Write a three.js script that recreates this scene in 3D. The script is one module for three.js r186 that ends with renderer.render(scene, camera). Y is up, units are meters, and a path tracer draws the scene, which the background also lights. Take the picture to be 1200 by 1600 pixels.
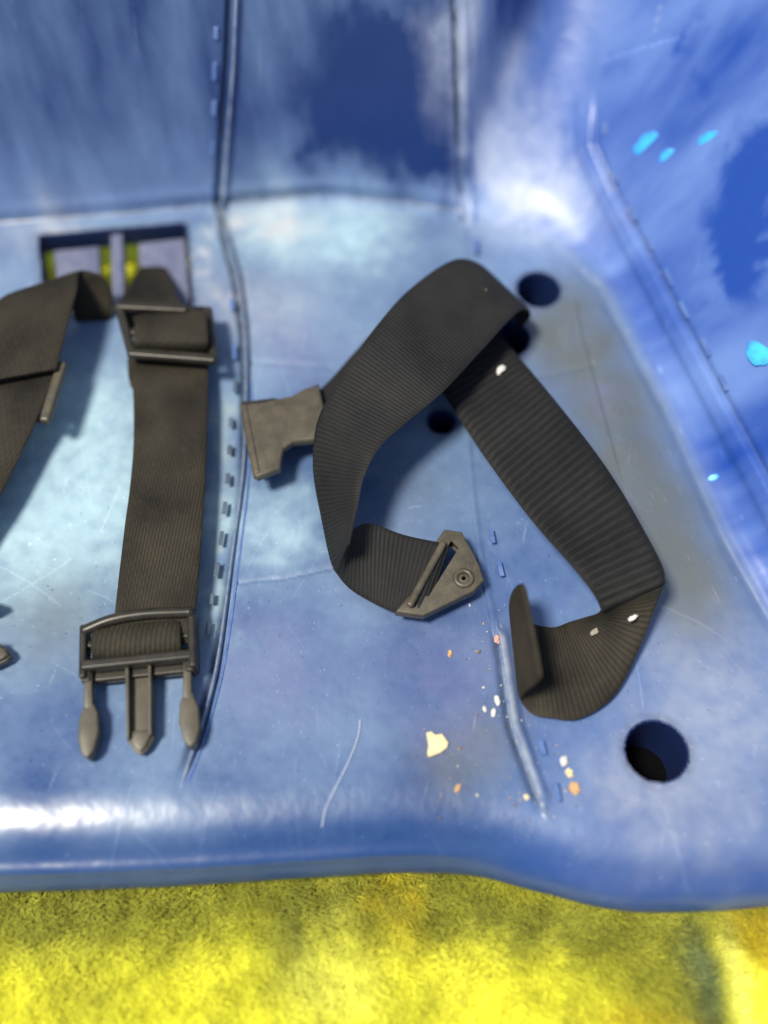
import * as THREE from 'three';
import { RoundedBoxGeometry } from 'three/addons/geometries/RoundedBoxGeometry.js';
import { mergeGeometries, mergeVertices, toCreasedNormals } from 'three/addons/utils/BufferGeometryUtils.js';
import { ImprovedNoise } from 'three/addons/math/ImprovedNoise.js';

// All shapes are written in millimetres and scaled to metres when they become meshes.
//<CAM
const CAM = { pos: [0, 318, 169], at: [0, 0, 0] }, FOV = 50;
//CAM>
//<SURF
// outline of the seat pan (back and wings) and of the front edge, in mm
const RIM = [[-265.1,75.1],[-260.3,0.0],[-246.6,-67.2],[-219.7,-96.3],[-169.0,-115.4],[-121.5,-121.1],[-62.4,-126.9],[-19.7,-130.8],[9.8,-129.1],[29.8,-124.3],[58.2,-118.6],[78.9,-93.3],[96.9,-37.4],[109.6,11.7],[119.6,38.4],[134.5,75.1]];
const FRONT = [[-295.7,91.7],[-251.4,91.7],[-214.4,91.7],[-181.1,91.7],[-133.1,91.7],[-94.4,90.6],[-59.4,89.1],[-24.2,87.0],[3.7,85.5],[29.8,86.5],[51.8,91.7],[71.6,96.4],[93.6,96.4],[115.9,94.8],[136.3,93.9],[160.3,93.9]];
function spline(P, u) {
  const n = P.length - 1; u = Math.max(0, Math.min(n, u)); let i = Math.min(n - 1, Math.floor(u)); const t = u - i;
  const a = P[Math.max(0, i - 1)], b = P[i], c = P[i + 1], d = P[Math.min(n, i + 2)];
  return [0, 1].map((k) => .5 * (2 * b[k] + (c[k] - a[k]) * t + (2 * a[k] - 5 * b[k] + 4 * c[k] - d[k]) * t * t + (3 * b[k] - a[k] - 3 * c[k] + d[k]) * t * t * t));
}
const out2 = (P, u) => { const a = spline(P, u - .25), b = spline(P, u + .25); const x = b[0] - a[0], z = b[1] - a[1], l = Math.hypot(x, z); return [z / l, -x / l]; };
const sstep = (a, b, x) => { const t = Math.max(0, Math.min(1, (x - a) / (b - a))); return t * t * (3 - 2 * t); };
const panY = (x, z) => -1.2 + 1.2 * Math.cos(x / 38) * Math.cos(z / 47) - 2.2 * Math.exp(-(((x + 20) / 70) ** 2 + ((z - 5) / 60) ** 2));
const WALL = 135;
function surf(u, v) {
  if (v <= 0) {                                        // the rolled front edge
    const p = spline(FRONT, u), n = out2(FRONT, u), w = -v, ph = w * 2.0;
    const o = 25.5 * Math.sin(ph), d = 16 * (1 - Math.cos(ph));
    return [p[0] - n[0] * o, panY(p[0], p[1]) - d, p[1] - n[1] * o];
  }
  const b = spline(RIM, u);
  if (v <= 1) { const p = spline(FRONT, u); const x = p[0] + (b[0] - p[0]) * v, z = p[1] + (b[1] - p[1]) * v; return [x, panY(x, z), z]; }
  const n = out2(RIM, u), s = (v - 1) * WALL, k = sstep(8.6, 11, u) + sstep(4, 2, u);
  const R = 9 + 7 * k + 17 * Math.exp(-(((u - 9.6) / .8) ** 2)), th = 1.22 - .30 * k - .34 * Math.exp(-(((u - 9.6) / .6) ** 2));
  const ph = Math.min(s / R, th); let o = R * Math.sin(ph), y = R * (1 - Math.cos(ph)); const r = Math.max(0, s - R * th);
  o += r * Math.cos(th); y += r * Math.sin(th);
  const e = Math.max(0, s - WALL + 25); o += e * e / 40;
  return [b[0] + n[0] * o, panY(b[0], b[1]) + y, b[1] + n[1] * o];
}
//SURF>
const SUN = 4.6, SKY = .56, EXPO = 1.25;
const scene = new THREE.Scene();
const camera = new THREE.PerspectiveCamera(FOV, 3 / 4, .01, 20);
camera.position.set(...CAM.pos).multiplyScalar(.001); camera.lookAt(0, 0, 0);
camera.focus = .345; camera.userData.fStop = 2.4;

// even daylight: a pale sky, a little brighter towards the zenith
{
  const w = 64, h = 32, d = new Float32Array(w * h * 4);
  for (let j = 0; j < h; j++) for (let i = 0; i < w; i++) {
    const e = Math.sin(((j + .5) / h - .5) * Math.PI), k = Math.max(0, e);
    const c = e > -.02 ? [.50 + .02 * k, .60 + .05 * k, .76 + .12 * k] : [.26, .24, .20];
    d.set([c[0] * SKY, c[1] * SKY, c[2] * SKY, 1], (j * w + i) * 4);
  }
  const t = new THREE.DataTexture(d, w, h, THREE.RGBAFormat, THREE.FloatType);
  t.mapping = THREE.EquirectangularReflectionMapping; t.magFilter = t.minFilter = THREE.LinearFilter; t.needsUpdate = true;
  scene.background = t; scene.environment = t;
}
const sun = new THREE.DirectionalLight(new THREE.Color(1, .92, .77), SUN);
sun.position.set(-.35, .91, .17).multiplyScalar(2); sun.castShadow = true; sun.shadow.radius = 22;
sun.shadow.mapSize.set(2048, 2048); Object.assign(sun.shadow.camera, { left: -.5, right: .5, top: .5, bottom: -.5, near: .1, far: 5 });
scene.add(sun, sun.target);
const renderer = new THREE.WebGLRenderer({ antialias: true });
renderer.toneMapping = THREE.LinearToneMapping; renderer.toneMappingExposure = EXPO;
renderer.shadowMap.enabled = true;
// ---------------------------------------------------------------- helpers
const V = (a) => new THREE.Vector3(a[0], a[1], a[2]);
let seed = 7; const rnd = () => { seed = (seed * 1664525 + 1013904223) >>> 0; return seed / 4294967296; };
const N3 = new ImprovedNoise();
const fbm = (x, y, z, o = 4) => { let s = 0, a = .5; for (let i = 0; i < o; i++) { s += a * N3.noise(x, y, z); x *= 2.03; y *= 2.01; z *= 2.02; a *= .5; } return s; };
const gauss = (d, w) => Math.exp(-(d / w) * (d / w));
const mix = (a, b, t) => a.map((v, i) => v + (b[i] - v) * t);
const clamp = (x, a = 0, b = 1) => Math.max(a, Math.min(b, x));
const names = {}; const bases = new Map();
const numbered = (n) => { const k = names[n] = (names[n] ?? -1) + 1; return k ? `${n}_${String(k).padStart(3, '0')}` : n; };
function thing(name, label, category, base = [0, 0, 0], group) {
  const o = new THREE.Group(); o.name = numbered(name); o.position.set(...base).multiplyScalar(.001);
  o.userData = { label, category }; if (group) o.userData.group = group;
  bases.set(o, base); scene.add(o); return o;
}
function part(parent, name, geo, mat, label) {
  const b = bases.get(parent); const g = geo.clone(); g.translate(-b[0], -b[1], -b[2]); g.scale(.001, .001, .001);
  const m = new THREE.Mesh(g, mat); m.name = name; m.castShadow = m.receiveShadow = true; if (label) m.userData.label = label;
  parent.add(m); bases.set(m, b); return m;
}
function solo(name, geo, mat, label, category, base, group) {      // a thing that is one mesh
  const g = geo.clone(); g.translate(-base[0], -base[1], -base[2]); g.scale(.001, .001, .001);
  const m = new THREE.Mesh(g, mat); m.name = numbered(name); m.castShadow = m.receiveShadow = true;
  m.position.set(...base).multiplyScalar(.001); m.userData = { label, category }; if (group) m.userData.group = group;
  scene.add(m); return m;
}
const merge = (a) => mergeGeometries(a.map((g) => { const q = g.index ? g.toNonIndexed() : g; for (const k of Object.keys(q.attributes)) if (!['position', 'normal'].includes(k)) q.deleteAttribute(k); return q; }));
const frame = (o, X, Y, Z) => new THREE.Matrix4().makeBasis(X, Y, Z).setPosition(o);
function bar(p, q, w, h, r = 1) {                                    // a rounded bar between two points, w wide and h tall
  p = V(p); q = V(q); const X = q.clone().sub(p), l = X.length(); X.normalize();
  const Z = new THREE.Vector3().crossVectors(X, new THREE.Vector3(0, 1, 0)).normalize(), Y = new THREE.Vector3().crossVectors(Z, X);
  return new RoundedBoxGeometry(l + w * .8, h, w, 3, Math.min(r, w / 2 - .01, h / 2 - .01)).applyMatrix4(frame(p.add(q).multiplyScalar(.5), X, Y, Z));
}
function rbox(w, h, d, x, y, z, r = .5) { return new RoundedBoxGeometry(w, h, d, 3, Math.min(r, w / 2.01, h / 2.01, d / 2.01)).translate(x, y, z); }
function slab(pts, y0, y1, bevel = .5, holes = []) {                 // an outline in x, z raised from y0 to y1 with rounded edges
  const s = new THREE.Shape(pts.map((p) => new THREE.Vector2(p[0], -p[1])));
  for (const h of holes) s.holes.push(new THREE.Path(h.map((p) => new THREE.Vector2(p[0], -p[1]))));
  const g = new THREE.ExtrudeGeometry(s, { depth: y1 - y0 - 2 * bevel, bevelEnabled: true, bevelSize: bevel, bevelThickness: bevel, bevelOffset: -bevel, bevelSegments: 3, curveSegments: 8 });
  g.rotateX(-Math.PI / 2); g.translate(0, y0 + bevel, 0); return toCreasedNormals(g, .42);
}
const circle = (x, z, r, n = 24) => Array.from({ length: n }, (_, i) => [x + r * Math.cos(i / n * 2 * Math.PI), z + r * Math.sin(i / n * 2 * Math.PI)]);

// ---------------------------------------------------------------- webbing
const LIGHTDIR = null;
function ribbon(st, { kind = 'cross', pitch = 1.35, amp = .22, thick = 1.3, tone = 0, flip = 1, dust = .3, ns = 0 } = {}) {
  const CL = new THREE.CatmullRomCurve3(st.map((s) => V(s[0])), false, 'centripetal'), CR = new THREE.CatmullRomCurve3(st.map((s) => V(s[1])), false, 'centripetal');
  const K = st.length * 40, len = [0], ts = []; let pc = null;
  for (let i = 0; i <= K; i++) { const c = CL.getPoint(i / K).add(CR.getPoint(i / K)).multiplyScalar(.5); if (pc) len.push(len[i - 1] + c.distanceTo(pc)); pc = c; }
  const L = len[K], N = Math.ceil(L / (kind === 'cross' ? pitch / 8 : .42)), M = kind === 'cross' ? 30 : 150;
  const pos = [], col = [], idx = [];
  let k = 0; const rows = [];
  for (let i = 0; i <= N; i++) {
    const s = i / N * L; while (k < K - 1 && len[k + 1] < s) k++;
    const t = (k + (s - len[k]) / (len[k + 1] - len[k] || 1)) / K; rows.push([s, CL.getPoint(clamp(t)), CR.getPoint(clamp(t))]);
  }
  for (let i = 0; i <= N; i++) {
    const [s, a, b] = rows[i], p = rows[Math.max(0, i - 6)], q = rows[Math.min(N, i + 6)];
    const T = q[1].clone().add(q[2]).sub(p[1]).sub(p[2]).normalize(), W = b.clone().sub(a), wid = W.length(); W.normalize();
    const n = new THREE.Vector3().crossVectors(W, T).normalize().multiplyScalar(flip);
    for (let side = 0; side < 2; side++) for (let j = 0; j <= M; j++) {
      const w = (side ? 1 - j / M : j / M) * 2 - 1, e = Math.sqrt(Math.max(0, 1 - Math.abs(w) ** 10)), wm = w * 12.5;
      let h, g = 0;
      if (kind === 'cross') { const ph = s / pitch + .02 * Math.sin(wm * .7 + s * .05); h = Math.abs(Math.sin(Math.PI * ph)); g = 1 - h; h = amp * (Math.pow(h, .8) + .05 * Math.sin(wm * 4 + Math.floor(ph) * 3.1)); }
      else { const ph = wm / pitch + s * .10; const r = Math.abs(Math.sin(Math.PI * ph)); g = 1 - r; h = amp * r * (.72 + .28 * Math.sin(s * 2.1 + Math.floor(ph) * 2.2)); }
      const P = a.clone().lerp(b, (w + 1) / 2).addScaledVector(n, (side ? -1 : 1) * e * (thick / 2 + h * sstep(1, .86, Math.abs(w)) * (1 + .5 * fbm(s * .12, wm * .12, ns + 4, 2))) + .25 * fbm(s * .06 + ns, w * .8, ns * 3.7, 2));
      pos.push(P.x, P.y, P.z);
      const d = clamp(.5 + 1.1 * fbm(s * .045 + ns * 7, wm * .05, 3.3 + ns, 4)) * dust * (1.15 - 1.0 * g * g) + .18 * Math.max(0, fbm(s * .5, wm * .5, 9 + ns, 2));  // dustier ribs, darker grooves: groove shade is deepened in the colour
      const c = mix(tone ? [.0055, .006, .007] : [.007, .006, .0048], tone ? [.044, .042, .040] : [.082, .069, .046], clamp(d)); const v = 1 + .25 * fbm(s * 1.7, wm * 1.7, ns, 2);
      col.push(c[0] * v, c[1] * v, c[2] * v);
    }
  }
  const R = 2 * (M + 1);
  for (let i = 0; i < N; i++) for (let j = 0; j < R; j++) { const a = i * R + j, b = i * R + (j + 1) % R, c = a + R, d = b + R; flip > 0 ? idx.push(a, b, c, b, d, c) : idx.push(a, c, b, b, c, d); }
  for (const [i, f] of [[0, 1], [N, -1]]) for (let j = 0; j < M; j++) { const a = i * R + j, b = a + 1, c = i * R + R - 1 - j, d = c - 1; (f * flip > 0) ? idx.push(a, c, b, b, c, d) : idx.push(a, b, c, b, d, c); }
  const g = new THREE.BufferGeometry();
  g.setAttribute('position', new THREE.Float32BufferAttribute(pos, 3)); g.setAttribute('color', new THREE.Float32BufferAttribute(col, 3)); g.setIndex(idx); g.computeVertexNormals();
  return g;
}
const webMat = new THREE.MeshPhysicalMaterial({ vertexColors: true, roughness: .72, specularIntensity: .4, sheen: .08, sheenRoughness: .5, sheenColor: new THREE.Color(.5, .47, .42) });
// a little scuffed, dusty moulded plastic
function scuffTexture(base, dusty, sd) {
  const n = 256, d = new Uint8Array(n * n * 4);
  for (let j = 0; j < n; j++) for (let i = 0; i < n; i++) {
    const k = clamp(.45 + .65 * fbm(i / 40, j / 40, sd, 5) + .25 * N3.noise(i / 3, j / 9, sd)); const c = mix(base, dusty, k);
    d.set([...c.map((x) => 255 * Math.pow(x, 1 / 2.2)), 255], (j * n + i) * 4);
  }
  const t = new THREE.DataTexture(d, n, n); t.colorSpace = THREE.SRGBColorSpace; t.wrapS = t.wrapT = THREE.RepeatWrapping; t.magFilter = THREE.LinearFilter; t.minFilter = THREE.LinearMipmapLinearFilter; t.generateMipmaps = true; t.needsUpdate = true; return t;
}
function planarUV(g, s = 30) { const p = g.attributes.position, u = new Float32Array(p.count * 2); for (let i = 0; i < p.count; i++) { u[2 * i] = (p.getX(i) + .31 * p.getY(i)) / s; u[2 * i + 1] = (p.getZ(i) + .47 * p.getY(i)) / s; } g.setAttribute('uv', new THREE.BufferAttribute(u, 2)); return g; }
const blackPlastic = new THREE.MeshPhysicalMaterial({ map: scuffTexture([.006, .0055, .005], [.036, .030, .021], 2.2), roughness: .34, specularIntensity: .7 });
const tanPlastic = new THREE.MeshPhysicalMaterial({ map: scuffTexture([.028, .024, .017], [.105, .088, .056], 5.7), roughness: .42 });

// ---------------------------------------------------------------- ground and towel
{
  const g = new THREE.BoxGeometry(4000, 40, 4000); g.translate(0, -62, 0); g.scale(.001, .001, .001);
  const n = 256, d = new Uint8Array(n * n * 4);
  for (let j = 0; j < n; j++) for (let i = 0; i < n; i++) { const v = 120 + 40 * fbm(i / 30, j / 30, 1.5, 5) + 18 * (rnd() - .5); d.set([v, v * .97, v * .9, 255], (j * n + i) * 4); }
  const t = new THREE.DataTexture(d, n, n); t.colorSpace = THREE.SRGBColorSpace; t.wrapS = t.wrapT = THREE.RepeatWrapping; t.repeat.set(12, 12); t.magFilter = THREE.LinearFilter; t.needsUpdate = true;
  const m = new THREE.Mesh(g, new THREE.MeshStandardMaterial({ map: t, roughness: .95 })); m.name = 'ground'; m.userData = { kind: 'structure', label: 'plain grey concrete ground under the yellow towel', category: 'ground' }; m.receiveShadow = true; scene.add(m);
}
const towelY = (x, z) => -30 + 4.5 * fbm(x / 55, z / 55, 4.4, 3) + 1.2 * fbm(x / 14, z / 14, 8.1, 2) + 15 * Math.exp(-(((x + 97) / 34) ** 2) - (((z + 100) / 26) ** 2)) + 3 * Math.exp(-(((x + 40) / 30) ** 2) - (((z - 150) / 22) ** 2));
const dyes = [ // where the dye of the towel changes: x, z, reach in x, reach in z, colour, strength
  [...[-103.5,119.6], 24, 11, 2, .55], [...[-71.3,116.0], 40, 9, 1, .55], [...[-57.0,126.0], 16, 8, 1, .5], [...[-24.9,118.7], 3.5, 12, 2, .7], [...[-30.3,128.6], 5, 9, 1, .6], [...[3.9,116.0], 12, 9, 3, .9], [...[19.2,119.6], 9, 16, 1, .7],
  [...[38.2,121.5], 20, 8, 1, .9], [...[62.7,125.1], 20, 9, 1, .9], [...[80.7,133.9], 12, 22, 1, .75], [...[91.5,130.4], 5.5, 17, 2, .95], [...[93.1,145.9], 5, 16, 2, .9], [...[109.9,121.5], 8, 11, 3, .95], [...[-89.2,140.8], 13, 9, 1, .35], [...[14.8,144.2], 12, 6, 1, .2], [...[73.4,149.3], 14, 5, 3, .4], [...[-13.5,116.0], 6, 9, 4, .5], [...[-14.9,139.1], 14, 14, 4, .5], [...[102.2,140.8], 2.5, 26, 4, .8],
];
const dyeColours = [[.93, .91, .06], [.30, .31, .035], [.11, .15, .06], [.80, .58, .012], [.94, .95, .22]];
function towelColour(x, z) {
  const wx = x + 7 * fbm(x / 16, z / 16, 2.2, 3), wz = z + 7 * fbm(x / 16, z / 16, 6.2, 3);
  let c = dyeColours[0]; const k = clamp(.25 + 1.3 * fbm(x / 22, z / 22, 11.7, 4)); c = mix(c, dyeColours[1], .5 * k * k);
  for (const [a, b, rx, rz, i, s] of dyes) c = mix(c, dyeColours[i], s * Math.min(1, 1.25 * Math.exp(-(((wx - a) / rx) ** 2) - (((wz - b) / rz) ** 2))));
  const near = sstep([0.0,133.9][1] + 4, [0.0,115.1][1], z + 9 * fbm(x / 20, z / 30, 15.5, 3)); if (z > 60) c = mix(c, dyeColours[1], clamp(near * (.78 + 1.2 * fbm(x / 9, z / 9, 17.7, 3)), 0, .9));  // olive towards the lip: dye, with the shade beside the seat painted in
  if (z < 60) c = mix(c, dyeColours[0], .3);
  return c;
}
{
  const towel = thing('towel', 'fuzzy yellow towel with olive and orange dye lying under the blue seat', 'towel', [0, -40, 100]);
  const W = 700, H = 640, nx = 350, nz = 320, g = new THREE.PlaneGeometry(W, H, nx, nz); g.rotateX(-Math.PI / 2); g.translate(0, 0, -20);
  const p = g.attributes.position, col = new Float32Array(p.count * 3);
  for (let i = 0; i < p.count; i++) { const x = p.getX(i), z = p.getZ(i); p.setY(i, towelY(x, z)); col.set(towelColour(x, z).map((v) => v * .8), 3 * i); }
  g.setAttribute('color', new THREE.BufferAttribute(col, 3)); g.computeVertexNormals();
  part(towel, 'cloth', g, new THREE.MeshStandardMaterial({ vertexColors: true, roughness: 1, side: THREE.DoubleSide }));
  // the pile: bent tapering loops, dense where the towel is in view
  const blade = new THREE.BufferGeometry(), bp = [], bi = [];
  const Lb = 4.2; for (let i = 0; i < 4; i++) { const t = i / 3, w = .15 * (1 - .6 * t), y = Lb * Math.sin(t * 1.1) / 1.1, z = Lb * (1 - Math.cos(t * 1.2)) / 1.2; bp.push(-w, y, z, w, y, z + .06); if (i) { const a = 2 * i - 2; bi.push(a, a + 1, a + 2, a + 1, a + 3, a + 2); } }
  blade.setAttribute('position', new THREE.Float32BufferAttribute(bp.map((v) => v * .001), 3)); blade.setIndex(bi); blade.computeVertexNormals();
  const zones = [[-190, 205, 92, 215, 280000], [-135, -60, -128, -72, 26000], [-330, 330, -330, 290, 80000]], total = zones.reduce((a, b) => a + b[4], 0);
  const im = new THREE.InstancedMesh(blade, new THREE.MeshStandardMaterial({ color: 0xffffff, roughness: .95, side: THREE.DoubleSide }), total);
  const q = new THREE.Quaternion(), e = new THREE.Euler(), mt = new THREE.Matrix4(), cc = new THREE.Color(); let n = 0;
  for (const [x0, x1, z0, z1, cnt] of zones) for (let i = 0; i < cnt; i++) {
    const x = x0 + (x1 - x0) * rnd(), z = z0 + (z1 - z0) * rnd(), tuft = fbm(x / 5, z / 5, 3.3, 2);
    e.set(.45 * (rnd() - .5) + .5 * tuft, Math.PI * (0 + .8 * (rnd() - .5) + 1.5 * fbm(x / 30, z / 30, 5.5, 2)), .7 * (rnd() - .5)); q.setFromEuler(e);
    const s = .75 + .5 * rnd() + .5 * tuft;
    mt.compose(new THREE.Vector3(x, towelY(x, z) - .3 + 40, z - 100).multiplyScalar(.001), q, new THREE.Vector3(1, s, s)); im.setMatrixAt(n, mt);
    const c = towelColour(x, z), v = .86 + .26 * rnd() + .4 * tuft; im.setColorAt(n, cc.setRGB(c[0] * v, c[1] * v, c[2] * v)); n++;
  }
  im.name = 'pile'; im.userData.kind = 'stuff'; im.castShadow = im.receiveShadow = true; towel.add(im);
}

// ---------------------------------------------------------------- the seat
const seat = thing('child_seat', 'blue moulded plastic child seat with dusty pan, backrest and flared right side', 'child seat', [0, -20, 0]);
const seams = [ // raised and sunk lines of the moulding: points, then height against the distance to its right (mm)
  { p: [[-49.9,79,-164.2], [-54.1,49.7,-152.9], [-58,28.3,-144.5], [-62.3,2.5,-134.2]], f: (d) => -2.0 * gauss(d + 1.5, 1.0) + 2.1 * gauss(d - .9, 1.0) },
  { p: [[-62.4,1.5,-133.3], [-60,0,-120.5], [-54,0,-98.7], [-49.9,0,-72.9], [-48.3,0,-50.7], [-47.4,0,-17], [-49,0,14], [-51.6,0,55.2], [-55.3,0,75.1], [-60.1,0,93.9]], f: (d, t) => sstep(1.0, .9, t) * (2.2 * gauss(d, .85) - 2.0 * gauss(d + 1.9, .9) - 1.1 * gauss(d - 1.9, .8)) },
  { p: [[22.7,79,-164.2], [25.4,49.3,-153.3], [29.7,3.6,-137.1], [30.5,-1.5,-128.3]], f: (d) => -1.5 * gauss(d, 1.2) + .7 * gauss(d - 3.5, 1.6) },
  { p: [[30.2,0,-123.7], [29,0,-102.4], [26.9,0,-37.4], [28.5,0,-4.8], [30.3,0,18.6], [34.1,0,42.7]], f: (d) => -1.3 * gauss(d, .7) + .5 * gauss(d - 1.9, .9) },
  { p: [[35.1,0,37.3], [38.1,0,71.2], [42.5,0,86.5], [45.8,0,97.2]], f: (d, t) => sstep(0, .12, t) * sstep(1.02, .9, t) * (-1.1 * gauss(d + 1.6, 1.0) + 1.9 * sstep(-.6, .5, d) * sstep(4.6, 1.5, d)) },
  { p: [[-183.2,3,-119.6], [-146,1.3,-124.4], [-97.8,1.5,-129], [-62.6,1.7,-133.4], [-24.7,1.7,-138], [9.9,0.2,-135.5], [27.6,-0.5,-131.9]], f: (d) => -1.1 * gauss(d, 2.2) + .5 * gauss(d - 4, 2.4) },
  { p: [[39.2,-1.6,-126.4], [58.4,-1.2,-120.3], [79.3,-1,-93.5], [97.5,-1.9,-39.2], [110.5,-2.3,9.6], [121,-2,39.7]], f: (d, t) => sstep(.05, .35, t) * (-.7 * gauss(d, 1.9) + .3 * gauss(d - 3.5, 2.2)) },
  { p: [[77.8,36,-162.5], [78.1,21.6,-143.5], [85.1,15.4,-125.6], [93.1,11.8,-105.7], [103.5,9.8,-73.8], [114.2,9.8,-38.7], [123.6,10.9,-5.9], [134,10.2,27.7]], f: (d, t) => sstep(0, .16, t) * (1.0 * sstep(-8.5, -5.5, d) * sstep(.2, -1.6, d) - .9 * gauss(d - .6, 1.1)) },
  { p: [[69.7,0,-96.3], [71.3,0,-72.9], [74.7,0,-48], [78,0,-24.5], [81.9,0,0]], f: (d, t) => 1.1 * sstep(-.9, .9, d) * sstep(16, 3, d) * sstep(1, .7, t) * sstep(0, .15, t) },
  { p: [[44.8,0,-51.8], [73.4,0,-58.3]], f: (d) => .5 * gauss(d, .8) - .4 * gauss(d - 1.6, .8) },
  { p: [[-46.3,0,24.8], [-32.6,0,23.5], [-15.3,0,19.5]], f: (d) => 1.0 * gauss(d, .9) - .8 * gauss(d - 1.8, .8) },
  { p: [[-48,0,-60], [-20.3,0,-57.8]], f: (d) => .4 * gauss(d, 1.1) - .35 * gauss(d - 2, 1) },
];
const segs = []; seams.forEach((s, si) => { let L = 0; const P = s.p.map(V); for (let i = 0; i + 1 < P.length; i++) L += P[i].distanceTo(P[i + 1]); let a = 0; for (let i = 0; i + 1 < P.length; i++) { const d = P[i + 1].clone().sub(P[i]), l = d.length(); segs.push([si, P[i], d.multiplyScalar(1 / l), l, a / L, l / L]); a += l; } });
function seamHeight(x, y, z, n) {
  let h = 0; const best = {};
  for (const [si, a, T, l, t0, tl] of segs) {
    const px = x - a.x, py = y - a.y, pz = z - a.z; if (px * px + py * py + pz * pz > (l + 20) * (l + 20)) continue;
    const t = clamp((px * T.x + py * T.y + pz * T.z) / l), qx = px - T.x * t * l, qy = py - T.y * t * l, qz = pz - T.z * t * l, d = Math.hypot(qx, qy, qz);
    if (d > 18 || (best[si] && best[si][0] <= d)) continue;
    const rx = n.y * T.z - n.z * T.y, ry = n.z * T.x - n.x * T.z, rz = n.x * T.y - n.y * T.x;
    const raw = (px * T.x + py * T.y + pz * T.z) / l, over = Math.max(0, raw - 1, -raw) * l;
    best[si] = [d, (qx * rx + qy * ry + qz * rz < 0 ? -d : d), t0 + t * tl, over];
  }
  for (const si in best) { const [, d, t, over] = best[si]; h += seams[si].f(d, t) * sstep(4, 0, over); }
  return h;
}
// openings: centre, then its outline
const roundQuad = (c, r, n = 6) => { const o = []; for (let i = 0; i < 4; i++) { const p = c[i], a = c[(i + 3) % 4], b = c[(i + 1) % 4]; const u = [a[0] - p[0], a[1] - p[1]], w = [b[0] - p[0], b[1] - p[1]], lu = Math.hypot(...u), lw = Math.hypot(...w); const A = [p[0] + u[0] / lu * r, p[1] + u[1] / lu * r], B = [p[0] + w[0] / lw * r, p[1] + w[1] / lw * r]; for (let k = 0; k <= n; k++) { const t = k / n; o.push([0, 1].map((m) => (1 - t) * (1 - t) * A[m] + 2 * t * (1 - t) * p[m] + t * t * B[m])); } } return o; };
const holes = [
  { o: circle(...[57.0,-93.6], 7.8, 40), deep: 26 }, { o: circle(...[44.1,-71.7], 8.2, 40), deep: 26 }, { o: circle(...[19.8,-36.1], 4.6, 32), deep: 24 }, { o: circle(...[80.4,79.3], 9.0, 44), deep: 26 },
  { o: roundQuad([[-130.9,-118.6], [-75.7,-125.3], [-69.9,-85.0], [-122.6,-81.5]], 2.2), deep: 9 },
];
const area = (o) => o.reduce((s, p, i) => { const q = o[(i + 1) % o.length]; return s + p[0] * q[1] - q[0] * p[1]; }, 0);
for (const h of holes) {
  if (area(h.o) < 0) h.o.reverse();                                  // all the same way round
  h.n = h.o.map((p, i) => { const a = h.o[(i + h.o.length - 1) % h.o.length], b = h.o[(i + 1) % h.o.length], x = b[1] - a[1], z = -(b[0] - a[0]), l = Math.hypot(x, z); return [x / l, z / l]; });
  h.sd = (x, z) => { let m = -1e9; h.o.forEach((p, i) => { m = Math.max(m, (x - p[0]) * h.n[i][0] + (z - p[1]) * h.n[i][1]); }); return m; };
  h.c = h.o.reduce((a, p) => [a[0] + p[0] / h.o.length, a[1] + p[1] / h.o.length], [0, 0]); h.R = Math.max(...h.o.map((p) => Math.hypot(p[0] - h.c[0], p[1] - h.c[1]))) + 3;
}
// dust, scuffs, wiped patches and painted highlights of the plastic
const wiped = [ // clean, dark blue patches: centre, reach
  [[-9.2,41.2,-153], 22, 1], [[7,33.2,-149], 24, 1], [[-16.7,23.4,-146.5], 13, .9], [[11.5,42.2,-151.8], 12, .8], [[9,56.7,-157.4], 16, .6], [[14.4,15.5,-141.7], 10, .8], [[-9,55.9,-158.4], 15, .6], [[121.5,42.8,-99], 13, 1], [[118.8,34.3,-87], 11, 1], [[124,51.4,-110.7], 11, 1], [[120,30.5,-73.6], 7, .9],
  [[108.6,50.9,-138.6], 7, .8], [[106.4,59.1,-154.4], 8, .7], [[67.5,19.7,-150.5], 6, .6], [[60.1,27.3,-162.4], 6, .35], [[66.3,41.6,-176.3], 7, .35], [[86,42.2,-161.8], 8, .5], [[108.6,16.4,-74.1], 5, .5],
].map(([p, r, s]) => [V(p), r, s]);
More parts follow.
